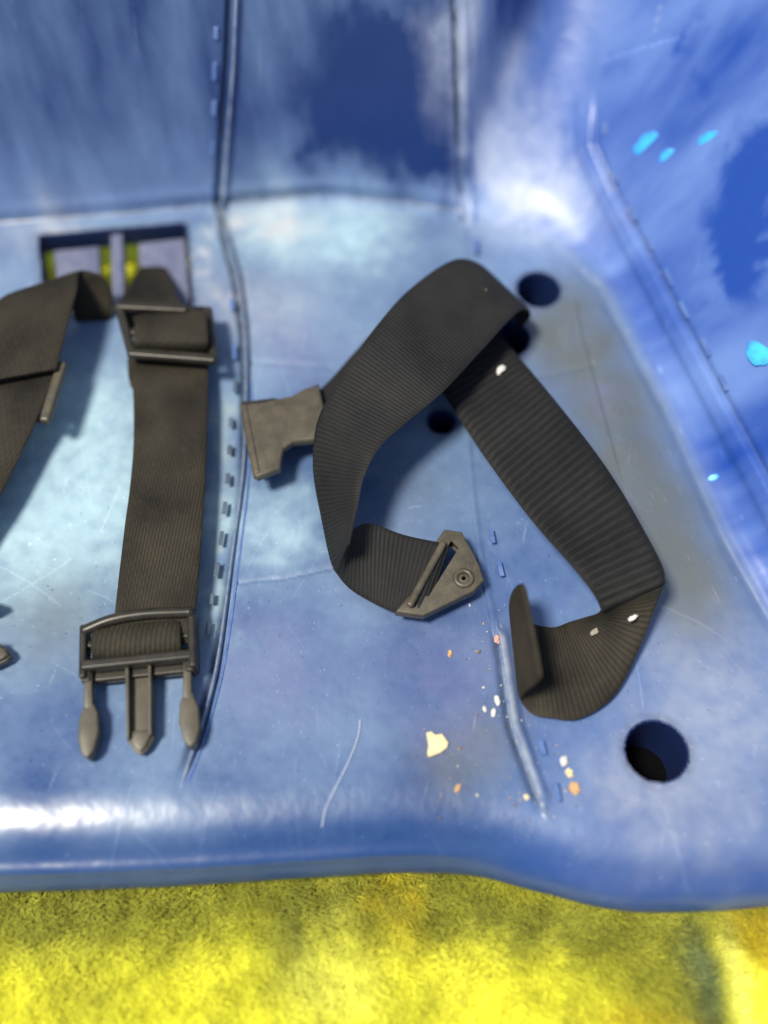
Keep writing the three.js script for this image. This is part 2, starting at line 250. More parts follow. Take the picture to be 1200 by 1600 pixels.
const dusty = [ // grey brown dust, pale rubbed places, highlights and glare painted pale: centre, reach, colour, amount
  [[59.8,0,-72.9], 14, 0, .8], [[68,0,-61.6], 14, 0, .8], [[72.9,0,-40], 12, 0, .6], [[90.3,0,0], 14, 0, .7], [[98.7,0,23.1], 12, 0, .7], [[77.6,0,-67.2], 8, 0, .9], [[81,0,-50.7], 8, 0, .8], [[86.6,0,-24.5], 9, 0, .8], [[70.1,0,-87.4], 12, 0, .6], [[83.9,0,-40], 12, 0, .75], [[87.1,0,-9.6], 13, 0, .9], [[93,0,11.7], 12, 0, .85], [[77.5,0,-19.5], 10, 0, .6], [[96.3,0,34.1], 14, 0, .5], [[18.7,0,82.7], 10, 0, .5], [[30.3,0,75.1], 9, 0, .45],
  [[-97.8,0,-9.6], 26, 1, .9], [[-111.3,0,14], 24, 1, .8], [[-105.7,0,-37.4], 20, 1, .6], [[-104,0,36.2], 16, 0, .4], [[-41.5,0,-124.3], 16, 1, .7], [[-9.7,0,-121.1], 16, 1, .6], [[-33.4,0,4.7], 14, 1, .5], [[-53.5,0,0], 6, 1, .8], [[-51.1,0,34.1], 6, 1, .7], [[-63.3,0,-90.3], 8, 2, .5], [[-41.9,0,-84.4], 16, 2, .25], [[-39.1,0,-125.9], 9, 2, .6], [[-56.2,0,-125.9], 7, 2, .6], [[-69.5,0,-108.5], 6, 2, .6], [[-126.7,0,-123.7], 9, 2, .5], [[8.5,0,-9.6], 13, 0, .25],  // pale grey entries along the back fillet stand for its highlights
  [[36.1,19.7,-148.8], 9, 4, .8], [[31.9,39.1,-152.2], 11, 4, .75], [[30.2,57.1,-156.9], 12, 4, .7], [[42.4,39.8,-168.1], 11, 4, .5], [[35.3,66.8,-164.2], 12, 4, .45], [[48.5,19.1,-154.6], 10, 4, .35], [[54.1,2.8,-136.3], 15, 4, .8], [[41.7,5.9,-141.5], 10, 4, .6], [[31.1,60.9,-158.6], 7, 4, .4], [[68.2,2.7,-128.2], 14, 4, .35], [[-55.4,0,-40], 5, 5, .8], [[-54.5,0,-27.1], 5, 5, .8], [[-54.1,0,-14.5], 5, 5, .8], [[-53.9,0,-2.4], 5, 5, .8], [[-53.9,0,9.4], 5, 5, .8], [[-54.1,0,20.8], 5, 5, .8], [[-54.3,0,31.9], 5, 5, .8], [[-54.6,0,41.6], 5, 5, .8],  // pale blue entries at the wing corner: scuffs with the glare painted in
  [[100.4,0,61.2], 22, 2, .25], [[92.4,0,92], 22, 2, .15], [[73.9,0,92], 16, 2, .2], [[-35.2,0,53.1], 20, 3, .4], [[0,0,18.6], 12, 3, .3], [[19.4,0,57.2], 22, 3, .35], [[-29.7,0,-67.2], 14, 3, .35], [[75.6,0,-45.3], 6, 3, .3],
].map(([p, r, k, s]) => [V(p), r, k, s]);
const dustGlareColours = [[.085, .100, .110], [.34, .50, .58], [.42, .43, .46], [.12, .13, .28], [.42, .48, .64], [.25, .33, .36]];
function plasticColour(p, u, v, n) {
  const [x, y, z] = [p.x, p.y, p.z], wall = sstep(1.0, 1.06, v), right = sstep(8.7, 10.2, u) * (.3 + .7 * wall);
  const wob = new THREE.Vector3(16 * fbm(x / 14, y / 22, z / 14, 4), 18 * fbm(x / 11 + 9, y / 26, z / 11, 4), 14 * fbm(x / 14, y / 18 + 9, z / 14, 4)).add(p);
  const deep = mix(mix([.013, .045, .165], [.010, .034, .150], wall), [.010, .052, .30], right);
  let filmSheen = .34 + (.55 - .25 * sstep(20, 70, x)) * fbm(x / 42, y / 42, z / 42, 4) - .12 * sstep(70, 100, z) + .10 * sstep(20, -120, z) + .10 * fbm(x / 3, y / 3, z / 3, 3);  // dirt layer that also holds the pale veil of the sky as colour
  // on the walls water ran down and left streaks
  const st = fbm(u * 2.6 + (.5 - 1.6 * right) * (v - 1), (v - 1) * 1.9, 7.3, 4), st2 = fbm(u * 11 + 2 * (v - 1), (v - 1) * 4, 2.1, 3);
  filmSheen = filmSheen * (1 - wall) + wall * (mix([.36], [.36], right)[0] + (.75 + .1 * right) * st + (.20 - .10 * right) * st2);
  filmSheen += .26 * wall * (1 - right) * sstep(40, 0, y) ;
  let clean = 0; for (const [q, r, s] of wiped) { const d = q.distanceTo(wob); if (d < r * 2) clean += s * gauss(d, r); }
  clean = sstep(.12, 1.05, clean + (.6 * st + .30 * st2) * wall);
  filmSheen = clamp(filmSheen * (1 - .97 * clean), 0, .85) * (1 - .75 * sstep(-.16, -.42, v));
  let c = mix(deep, mix(mix([.25, .36, .50], [.17, .27, .49], wall), [.17, .28, .60], right), filmSheen), r = .26 + .12 * filmSheen;
  for (const [q, rr, k, s] of dusty) { const d = k ? q.distanceTo(wob) : q.distanceTo(p) * .75 + q.distanceTo(wob) * .25; if (d < rr * 2) { const a = Math.min(1, 1.6 * s) * gauss(d, rr * 1.1) * clamp(k ? .75 + .6 * fbm(x / 6, z / 6, k, 4) : .9 + .35 * fbm(x / 14, z / 14, 4.4, 3)) * (k === 4 ? 1 : 1 - wall * .5); c = mix(c, dustGlareColours[k], a); r += .12 * a; } }
  // fine scratches
  const sc = Math.max(0, N3.noise(x / 1.3 + z / 6, z / 16, 3.1) - .62) * 1.3 * (1 - clean); c = mix(c, [.4, .45, .52], clamp(sc, 0, .35));
  return [...c, clamp(r, .12, .8)];
}
{
  // columns close together where the photograph looks, wider beyond
  const us = []; { const key = [[0, 0], [4.3, 60], [5.1, 110], [9.4, 640], [11.6, 800], [15, 880]]; for (let k = 0; k + 1 < key.length; k++) for (let i = key[k][1]; i < key[k + 1][1]; i++) us.push(key[k][0] + (key[k + 1][0] - key[k][0]) * (i - key[k][1]) / (key[k + 1][1] - key[k][1])); us.push(15); }
  const vs = []; for (let i = 0; i < 70; i++) vs.push(-1 + i / 70); for (let i = 0; i < 430; i++) vs.push(i / 430); for (let i = 0; i <= 200; i++) vs.push(1 + i / 200);
  const nu = us.length, nv = vs.length, P = new Float32Array(nu * nv * 3), tex = new Uint8Array(nu * nv * 4), rt = new Uint8Array(nu * nv * 4), uv = new Float32Array(nu * nv * 2), cut = new Uint8Array(nu * nv);
  const e = new THREE.Vector3(), f = new THREE.Vector3(), p = new THREE.Vector3(), n = new THREE.Vector3();
  const srgb = (x) => 255 * (x < .0031308 ? 12.92 * x : 1.055 * Math.pow(x, 1 / 2.4) - .055);
  for (let j = 0; j < nv; j++) for (let i = 0; i < nu; i++) {
    const u = us[i], v = vs[j], k = j * nu + i; p.set(...surf(u, v)); e.set(...surf(u + .02, v)).sub(p); f.set(...surf(u, Math.min(1.999, v + .004))).sub(p); if (u > 14.9) e.set(...surf(u, v)).sub(f.clone().set(...surf(u - .02, v))), f.set(...surf(u, Math.min(1.999, v + .004))).sub(p);
    n.crossVectors(e, f).normalize(); if (!(n.lengthSq() > .5)) n.set(0, 1, 0); if (n.y < -.3) n.negate();
    let h = u > 4 ? seamHeight(p.x, p.y, p.z, n) : 0; const grime = h;
    if (v < 0) h += .85 * gauss(-v - .50, .05) * sstep(9.5, 7.5, u) - .35 * gauss(-v - .38, .07);  // added ridge along the lip, shaped to catch a second highlight
    h += .22 * fbm(p.x / 16, p.y / 16, p.z / 16, 3) + .5 * fbm(p.x / 45, p.y / 45, p.z / 45 + 5, 2) + .05 * fbm(p.x / 2.5, p.y / 2.5, p.z / 2.5, 2);
    let near = 99; if (v > 0 && v <= 1.02) for (const o of holes) if (Math.hypot(p.x - o.c[0], p.z - o.c[1]) < o.R + 6) { const d = o.sd(p.x, p.z); near = Math.min(near, d); }
    h *= sstep(.8, 5, near); if (near < .12) cut[k] = 1;
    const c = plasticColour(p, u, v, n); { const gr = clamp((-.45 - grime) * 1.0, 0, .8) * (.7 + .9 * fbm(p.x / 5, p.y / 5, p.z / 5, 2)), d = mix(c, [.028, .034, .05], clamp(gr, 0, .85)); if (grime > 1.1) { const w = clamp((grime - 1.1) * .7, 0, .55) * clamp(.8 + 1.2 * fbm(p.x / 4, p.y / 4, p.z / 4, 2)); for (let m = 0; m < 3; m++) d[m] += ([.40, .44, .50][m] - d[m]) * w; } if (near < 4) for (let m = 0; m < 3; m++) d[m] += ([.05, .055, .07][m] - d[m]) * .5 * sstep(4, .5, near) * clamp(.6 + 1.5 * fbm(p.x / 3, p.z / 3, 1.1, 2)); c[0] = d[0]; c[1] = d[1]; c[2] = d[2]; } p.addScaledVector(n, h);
    P.set([p.x, p.y, p.z], 3 * k); uv.set([(i + .5) / nu, (j + .5) / nv], 2 * k);
    tex.set([srgb(c[0]), srgb(c[1]), srgb(c[2]), 255], 4 * k); rt.set([0, 255 * c[3], 0, 255], 4 * k);
  }
  // hairline scratches and specks of dust
  for (let q = 0; q < 150; q++) {
    let i = 60 + rnd() * 780, j = 20 + rnd() * (q % 8 ? 470 : 640), a = (q % 4 ? 1.1 : 0) + rnd() * 1.6, l = 8 + rnd() * rnd() * 60; const s = 6 + 24 * rnd() * rnd(), b = (rnd() - .5) * .02;
    for (; l > 0; l--) { const k = 4 * (Math.round(j) * nu + Math.round(i)); if (i > 1 && i < nu - 2 && j > 1 && j < nv - 2) for (let m = 0; m < 3; m++) tex[k + m] = Math.min(255, tex[k + m] + s); i += Math.cos(a); j += Math.sin(a); a += b; }
  }
  for (let q = 0; q < 2600; q++) { const i = 60 + Math.floor(rnd() * 780), j = 40 + Math.floor(rnd() * 480), k = 4 * (j * nu + i), s = (rnd() < .3 ? -1 : 1) * (14 + 50 * rnd() * rnd()); for (let m = 0; m < 3; m++) tex[k + m] = clamp(tex[k + m] + s, 0, 255); }
  const idx = []; for (let j = 0; j + 1 < nv; j++) for (let i = 0; i + 1 < nu; i++) { const a = j * nu + i, b = a + 1, c = a + nu, d = c + 1; if (!(cut[a] || cut[b] || cut[c])) idx.push(a, b, c); if (!(cut[b] || cut[d] || cut[c])) idx.push(b, d, c); }
  const g = new THREE.BufferGeometry(); g.setAttribute('position', new THREE.BufferAttribute(P, 3)); g.setAttribute('uv', new THREE.BufferAttribute(uv, 2)); g.setIndex(idx); g.computeVertexNormals();
  const mk = (d, s) => { const t = new THREE.DataTexture(d, nu, nv); if (s) t.colorSpace = THREE.SRGBColorSpace; t.magFilter = t.minFilter = THREE.LinearFilter; t.needsUpdate = true; return t; };
  const sm = new THREE.MeshPhysicalMaterial({ map: mk(tex, true), roughnessMap: mk(rt), roughness: 1, side: THREE.DoubleSide, ior: 1.5 });
  part(seat, 'shell', g, sm);
}
const bluePlastic = new THREE.MeshPhysicalMaterial({ map: scuffTexture([.03, .085, .30], [.14, .22, .44], 8.8), roughness: .36 });
const palePlastic = new THREE.MeshPhysicalMaterial({ map: scuffTexture([.07, .085, .17], [.17, .18, .26], 1.8), roughness: .45 });
const holeShade = new THREE.MeshPhysicalMaterial({ color: new THREE.Color(.002, .002, .003), roughness: .95, specularIntensity: .1 });  // near black that stands for the darkness inside the holes
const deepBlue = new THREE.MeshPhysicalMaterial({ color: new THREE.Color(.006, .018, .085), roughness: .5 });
holes.forEach((h) => {                                               // turned-in edge and wall of each opening, dark blue painted for its shade
  const prof = [[.9, -.12], [.7, .05], [.45, .03], [.15, -.25], [0, -1.0], [-.15, -h.deep * .5], [-.3, -h.deep]], m = h.o.length, pos = [], idx = [];
  prof.forEach(([o, y]) => h.o.forEach((p, i) => { const x = p[0] + h.n[i][0] * o, z = p[1] + h.n[i][1] * o; pos.push(x, panY(x, z) + y, z); }));
  for (let k = 0; k + 1 < prof.length; k++) for (let i = 0; i < m; i++) { const a = k * m + i, b = k * m + (i + 1) % m; idx.push(a, b, a + m, b, b + m, a + m); }
  const g = new THREE.BufferGeometry(); g.setAttribute('position', new THREE.Float32BufferAttribute(pos, 3)); g.setIndex(idx); g.computeVertexNormals();
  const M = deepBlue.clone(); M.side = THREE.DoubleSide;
  if (h.deep > 9) { const q = slab(h.o.map((p, i) => [p[0] + h.n[i][0] * .3, p[1] + h.n[i][1] * .3]), panY(...h.c) - h.deep - 1.2, panY(...h.c) - h.deep + .4, .2); part(seat, 'shade_cap', q, holeShade); }  // added cap closing the hole, its black is painted shade
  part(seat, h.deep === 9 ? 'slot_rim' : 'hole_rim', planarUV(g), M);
});
{ // what shows inside the strap slot
  part(seat, 'slot_tab', planarUV(slab([[-126.0,-115.4], [-108.9,-117.6], [-104.7,-87.4], [-119.4,-85.0]], -10, -4.6, .8)), palePlastic);
  part(seat, 'slot_tab', planarUV(slab([[-94.1,-119.2], [-76.4,-121.7], [-70.9,-85.6], [-89.1,-85.6]], -10, -4.6, .8)), palePlastic);
  part(seat, 'slot_bar', planarUV(slab([[-104.6,-121.7], [-100.0,-122.4], [-94.7,-83.3], [-99.1,-82.7]], -9.5, -2.6, .8)), palePlastic);
}
const slatePlastic = new THREE.MeshPhysicalMaterial({ map: scuffTexture([.03, .05, .085], [.10, .14, .19], 3.8), roughness: .4 });
function fin(pts, w, hgt, side = 0) {                                // a thin raised fin of plastic along a seam of the pan
  const C = new THREE.CatmullRomCurve3(pts.map(V)), n = 160, m = 9, pos = [], idx = [];
  for (let i = 0; i <= n; i++) {
    const t = i / n, c = C.getPoint(t), T = C.getTangent(t), k = sstep(0, .04, t) * sstep(1, .90, t), rx = -T.z, rz = T.x; c.x += -rx * side; c.z += -rz * side;
    for (let j = 0; j < m; j++) { const a = Math.PI * j / (m - 1), o = Math.cos(a) * w * (.5 + .5 * k) * (1 + .2 * fbm(t * 14, 1, side, 2)), y = Math.pow(Math.sin(a), .7) * hgt * k * (1 + .3 * fbm(t * 12, 3, side, 2)) - .25; pos.push(c.x + rx * o, panY(c.x, c.z) + y, c.z + rz * o); }
  }
  for (let i = 0; i < n; i++) for (let j = 0; j + 1 < m; j++) { const a = i * m + j; idx.push(a, a + m, a + 1, a + 1, a + m, a + m + 1); }
  const g = new THREE.BufferGeometry(); g.setAttribute('position', new THREE.Float32BufferAttribute(pos, 3)); g.setIndex(idx); g.computeVertexNormals(); return planarUV(g, 18);
}
{
  const worn = new THREE.MeshPhysicalMaterial({ map: scuffTexture([.05, .11, .26], [.28, .32, .38], 7.1), roughness: .32, side: THREE.DoubleSide });
  part(seat, 'seam_fin', fin([[-60.9,0,-123.7], [-54,0,-98.7], [-49.9,0,-72.9], [-48.3,0,-50.7], [-47.4,0,-17], [-49,0,14], [-51.6,0,55.2], [-55.3,0,75.1], [-60.1,0,93.5]], .6, 1.7), worn);
  part(seat, 'seam_fin', fin([[-46.7,0,-53.4], [-45.5,0,-17], [-46.8,0,16.3], [-49.5,0,55.2], [-53.4,0,75.1], [-58.3,0,93.1]], .45, .6), bluePlastic);
  part(seat, 'seam_fin', fin([[36,0,36.7], [38.8,0,71.2], [43.2,0,86.5], [46.9,0,98.2]], 1.15, 1.3), worn);
}
{ // moulded stitch-like nubs along the seams: place, direction along the seam, length, width
  const nub = [
    [[-58,61.2,-156.6], [-58.5,57.8,-155.3]], [[-59.6,50.1,-152.3], [-60.2,46.4,-150.8]], [[-61.2,37.4,-147.4], [-61.9,33.5,-145.9]], [[-63.2,23.1,-141.9], [-63.9,19,-140.3]], [[-65.3,9.1,-136.6], [-65.9,5.5,-135.2]],
    [[-52.5,0.1,-36], [-52.3,0.1,-32.7]], [[-52.2,0.1,-25], [-52.2,0.1,-21.7]], [[-52.1,0.1,-14], [-52.1,0.1,-10.5]], [[-52.3,0.1,-3.3], [-52.5,0.1,0.1]], [[-52.6,0.1,7.6], [-52.8,0.1,10.8]], [[-53.2,0.1,19.1], [-53.4,0.1,22.2]], [[-54.1,0.1,29.7], [-54.2,0.1,32.8]], [[-54.5,0.1,39.5], [-54.7,0.1,42.3]],
    [[-55.6,0.1,-87.3], [-54.9,0.1,-82.6]], [[-53.4,0.1,-67.1], [-53.1,0.1,-62.7]], [[-52,0.1,-52], [-52,0.1,-48.5]],
    [[28.3,59.5,-157.1], [28.7,55.7,-155.9]], [[29.3,48.9,-153.8], [29.8,44.9,-152.6]], [[30.4,37.6,-150.5], [30.9,33.4,-149.4]], [[31.5,26.7,-147.6], [32,22.8,-146.5]], [[32.6,16.1,-144.3], [33,12.5,-143]], [[33.8,6.1,-139.9], [34.2,3.6,-137.8]], [[34.9,-0.8,-130], [34.8,-1.6,-126.5]], [[34.8,0.1,-115.9], [34.6,0.1,-111.6]],
    [[34.9,0.1,7.1], [35.4,0.1,10.8]], [[36.9,0.1,18.6], [37.5,0.1,22.2]], [[46.4,0.1,77], [47,0.1,80.5]], [[49.7,0.1,89.5], [50.3,0.1,93.2]],
    [[81.4,27.5,-147.1], [81.9,25.4,-143.7]], [[84.2,19.3,-132], [85.5,18.5,-129]], [[90.2,15.8,-117.4], [91.6,15.2,-114]], [[95.3,14,-104.7], [96.7,13.4,-100.4]], [[100.6,13.2,-90], [101.9,12.9,-85.6]], [[104.5,12.3,-76.3], [105.8,12.2,-72]], [[109.9,12.6,-60], [111,12.5,-55.8]], [[114.3,12.4,-44.7], [115.4,12.3,-40.6]],
  ];
  nub.forEach(([a, b], i) => { const onPan = a[2] > -60 && i < 24 && i > 4; part(seat, 'nub', planarUV(bar(a, mix(a, b, .7 + .6 * rnd()), (i >= 28 ? 2.4 : 1.5) * (.8 + .4 * rnd()), onPan ? .4 : .5 + .5 * rnd(), .2)), onPan ? slatePlastic : bluePlastic); });
  // small bright cyan domes
  const cyanMat = new THREE.MeshPhysicalMaterial({ vertexColors: true, roughness: .4 });
  for (const [p, q, w] of [[[92.6,28.7,-132.6], [96.6,33.8,-133.5], 6.5], [[99.4,31.4,-125.4], [101.9,34.5,-125.8], 4], [[110.1,41.7,-122.6], [113.5,45.5,-122.3], 4.6], [[122.3,23.7,-48.3], [124.6,25.1,-44.4], 8], [[109.1,-1.4,-12.4], [111.1,-0.4,-13.3], 3]]) {
    const a = V(p), b = V(q), X = b.clone().sub(a), l = X.length(); X.normalize(); const c = a.add(b).multiplyScalar(.5), Y = V(CAM.pos).sub(c).normalize(); const Z = X.clone().cross(Y).normalize(); Y.crossVectors(Z, X);
    const g = new THREE.SphereGeometry(1, 20, 12), pp = g.attributes.position; for (let i = 0; i < pp.count; i++) { const s = 1 + .25 * N3.noise(pp.getX(i) * 1.7 + c.x, pp.getZ(i) * 1.7, c.z); pp.setXYZ(i, pp.getX(i) * s, pp.getY(i), pp.getZ(i) * s); }
    const pc = new Float32Array(pp.count * 3); for (let i = 0; i < pp.count; i++) { const t = clamp(1.35 - Math.hypot(pp.getX(i), pp.getZ(i)) + .5 * N3.noise(pp.getX(i) * 3 + c.z, pp.getZ(i) * 3, c.x)); pc.set(mix([.04, .17, .62], [.05, .48, .92], t), 3 * i); } g.setAttribute('color', new THREE.BufferAttribute(pc, 3));
    g.scale(l * .5 + w * .4, .35, w * .55); g.computeVertexNormals(); g.applyMatrix4(frame(c, X, Y, Z)); part(seat, 'cyan_spot', g, cyanMat, 'small bright cyan spot');
  }
}

// ---------------------------------------------------------------- buckles
function maleBuckle(parent, o, X, tilt, short = 0) {                            // prongs point along +z of its own frame
  X = V(X).normalize(); const Y0 = new THREE.Vector3(0, 1, 0), Z = X.clone().cross(Y0).normalize(); const Y = Z.clone().cross(X).normalize();
  const M = frame(V(o), X, Y, Z).multiply(new THREE.Matrix4().makeRotationX(tilt)), T = (g) => planarUV(g.applyMatrix4(M));
  const curve = new THREE.CatmullRomCurve3([V([-15.5, 7.2, -9.3]), V([-8, 8.4, -11.2]), V([2, 8.8, -11.9]), V([16, 8.6, -11.2])]);
  const body = part(parent, 'buckle', T(merge([new THREE.TubeGeometry(curve, 30, 1.75, 12), new THREE.SphereGeometry(1.75, 12, 10).translate(-15.5, 7.2, -9.3), new THREE.SphereGeometry(1.75, 12, 10).translate(16, 8.6, -11.2),
    rbox(2.2, 7, 17, -16.2, 4.6, -2.6, .8), rbox(2.4, 8.4, 18, 16.6, 4.9, -2.6, .9), rbox(33.5, 4.2, 3.4, 0, 7.0, 2.2, 1.1), rbox(33, 3.2, 8, 0, 2.6, 2.4, 1), rbox(32, 3, 2.6, 0, 5.2, -5, 1), rbox(3, 5.5, 4, -15.4, 4, 5, .8), rbox(3, 6, 4, 15.4, 4, 5, .8)])), blackPlastic);
  const tip = (w, z0, z1, pt) => [[-w, z0], [w, z0], [w, z1 - pt], [w * .45, z1 - pt * .25], [0, z1], [-w * .45, z1 - pt * .25], [-w, z1 - pt]];
  const add = (g) => { const m = part(body, 'prong', T(g), tanPlastic); return m; };
  add(merge([slab(tip(3.9, 4, 29.5, 4.5), 1.0, 3.2, .4), slab([[-3.9, 3], [-2.7, 3], [-2.7, 25.2], [-3.5, 25.2]], 2.4, 6.6, .35), slab([[2.9, 3], [3.9, 3], [3.6, 24.8], [2.9, 24.8]], 2.4, 6.4, .3), slab(tip(3.3, 22.5, 29, 4.5), 2.0, 4.6, .8)]));
  const head = (s) => [[-1.2 * s, 13], [1.1 * s, 13], [2.6 * s, 16.5], [2.9 * s, 22], [1.6 * s, 27.5], [-.2 * s, 29.6], [-1.8 * s, 28.4], [-3.0 * s, 24], [-2.8 * s, 18]].map(([x, z]) => [x + s * -14.6, z]);
  const L = head(1), R = head(-1).reverse();
  const mv = (g) => g.translate(0, 0, -short);
  add(merge([slab(L, .6, 6.2, .55), slab([[-16.2, 2], [-13.8, 2], [-13.4, 15], [-16.0, 15]], 1.6, 6.4, .6)].map(mv)));
  add(merge([slab(R, .6, 6.2, .55), slab([[13.4, 2], [15.8, 2], [15.6, 15], [13.0, 15]], 1.6, 6.4, .6)].map(mv)));
  return M;
}
function loopWeb(M, ns) {                                             // the strap turned round the buckle's bar
  const q = (x, y, z) => V([x, y, z]).applyMatrix4(M).toArray();
  return ribbon([[q(-13.2, 5.4, -11), q(13.6, 5.6, -11)], [q(-13.4, 7.2, -9), q(13.4, 7.4, -9)], [q(-13.6, 8.5, -6), q(13.2, 8.6, -6)], [q(-13.6, 8.3, -2.5), q(13.2, 8.4, -2.5)], [q(-13.6, 6.6, -.4), q(13.2, 6.6, -.4)], [q(-13.6, 4.6, -.2), q(13.2, 4.6, -.2)]], { kind: 'long', pitch: 1.4, amp: .22, flip: -1, dust: .42, ns });
}

// ---------------------------------------------------------------- straight strap with adjuster and male buckle
{
  const t = thing('harness_strap', 'straight black strap with slide adjuster at the top and three-pronged buckle at the bottom', 'strap', [-80.8,0,-9.6]);
  part(t, 'webbing', ribbon([[[-88.4,5,-58], [-61.1,5,-57.5]], [[-86.9,6,-50.5], [-60.5,6,-50.5]], [[-84.5,7,-35.4], [-59.4,7,-35.4]], [[-83,7,-20.3], [-58.6,7,-19]], [[-82.5,7,-5.7], [-58.1,7,-4.5]], [[-82.6,7,8.3], [-57.8,7,10.6]], [[-82.5,7,24.1], [-57.6,7,25.2]], [[-82.4,7,34.9], [-57.6,7,36]], [[-82.3,7,44.4], [-57.8,7,43.4]], [[-83,5,48.8], [-58.7,5,47.8]]], { kind: 'long', pitch: 1.05, amp: .2, flip: -1, dust: .42, ns: 1 }), webMat);
  part(t, 'webbing', ribbon([[[-92.5,-8,-111.7], [-83.6,-8,-111.7]], [[-92.6,-2,-101.6], [-80.2,-2,-101.6]], [[-93,4,-90], [-76.1,4,-90.6]], [[-93.5,9,-79], [-71.7,9,-79]], [[-92.4,8,-75.2], [-68,8,-75.8]], [[-89.1,6,-68.3], [-63.6,6,-68.9]]], { kind: 'long', pitch: 1.05, amp: .18, flip: -1, dust: .3, ns: 2 }), webMat);
  part(t, 'webbing', ribbon([[[-87.5,8,-74.6], [-63.1,8,-76.9]], [[-86.5,12,-70.4], [-61.9,12,-72.1]], [[-85.8,15,-65.3], [-60.9,15,-66.9]], [[-85.3,16,-60.7], [-60.1,16,-61.5]], [[-85.2,15,-57.1], [-59.7,15,-57.4]], [[-85.9,11,-56.9], [-60.2,11,-56.9]], [[-86.9,6,-58.4], [-61,6,-57.8]]], { kind: 'long', pitch: 1.05, amp: .2, flip: -1, dust: .38, ns: 3 }), webMat);
  part(t, 'webbing', ribbon([[[-90.1,3,-59.5], [-62.9,3,-58.9]], [[-88.6,3.6,-50.9], [-62.2,3.6,-50.9]], [[-87.2,3.6,-46.6], [-61.8,3.6,-46.6]]], { kind: 'long', pitch: 1.05, amp: .2, flip: -1, dust: .3, ns: 4 }), webMat);
  part(t, 'slide_adjuster', planarUV(merge([bar([-92.7,12.5,-74.8], [-69.7,12.5,-73.4], 3.2, 2.6, 1.1), bar([-69.9,12,-73.7], [-61.9,9,-75.6], 3, 2.4, 1), bar([-92.6,12,-74.6], [-86.5,11,-55.8], 3.2, 3.4, 1.1), bar([-61.7,10,-74.2], [-58.4,10,-54.4], 3, 3.6, 1.1), bar([-86.3,11.5,-55.4], [-58.3,11.5,-52.8], 3.8, 3.2, 1.3), bar([-87.6,11,-64.5], [-60.4,11,-64.5], 3, 2.6, 1.1)])), blackPlastic);
  const M = maleBuckle(t, [-74,0,51.9], [33, 0, -3.6], .02);
  part(t, 'webbing', loopWeb(M, 5), webMat);
}
// ---------------------------------------------------------------- left strap
{
  const t = thing('harness_strap', 'black strap cut by the left edge of the photo, folded over beside the slot', 'strap', [-122.5,0,-61.6]);
  part(t, 'webbing', ribbon([[[-112.6,-8,-79], [-101.1,-8,-81.3]], [[-112.1,2,-79.9], [-98.5,1,-80.2]], [[-114.3,8,-83.2], [-97.4,7,-85.2]], [[-121.8,13,-81.4], [-100.3,12,-88.6]], [[-133.3,16,-75], [-106.7,15.5,-88]], [[-132.7,18,-66.8], [-106.5,18,-76.2]], [[-132.9,18,-52.5], [-107.6,18,-61.3]], [[-134.7,16,-39.6], [-109.6,16,-45.3]]], { kind: 'long', pitch: 1.2, amp: .22, flip: -1, dust: .4, ns: 6 }), webMat);
  part(t, 'webbing', ribbon([[[-136.6,11,-45.7], [-110.4,12,-49.7]], [[-137.8,12,-37.2], [-111.6,13,-38.6]], [[-143.1,10,-20.9], [-117.4,10,-20.9]], [[-148.2,9,-2.2], [-123,9,-1.7]], [[-155.2,8,15.7], [-130.6,8,17.9]], [[-159.8,8,35.3], [-136.9,8,37.5]], [[-159,8,52], [-136.4,8,49.9]], [[-151.2,8,69.8], [-140,8,56]]], { kind: 'long', pitch: 1.2, amp: .22, flip: -1, dust: .45, ns: 7 }), webMat);
  part(t, 'slide_adjuster', planarUV(merge([bar([-109,13,-49], [-111.7,12,-28.3], 3.6, 3.4, 1.2), bar([-109,13,-49], [-142.3,13,-57.6], 3.2, 2.6, 1.1), bar([-112.8,9,-30.3], [-146.9,7,-35.4], 3, 2.6, 1.1), bar([-142.3,13,-57.6], [-146.9,7,-35.4], 3, 3, 1.1)])), tanPlastic);
  const M = maleBuckle(t, [-143,0,49.4], [.05, 0, -1], .02, 7);
  part(t, 'webbing', loopWeb(M, 8), webMat);
}
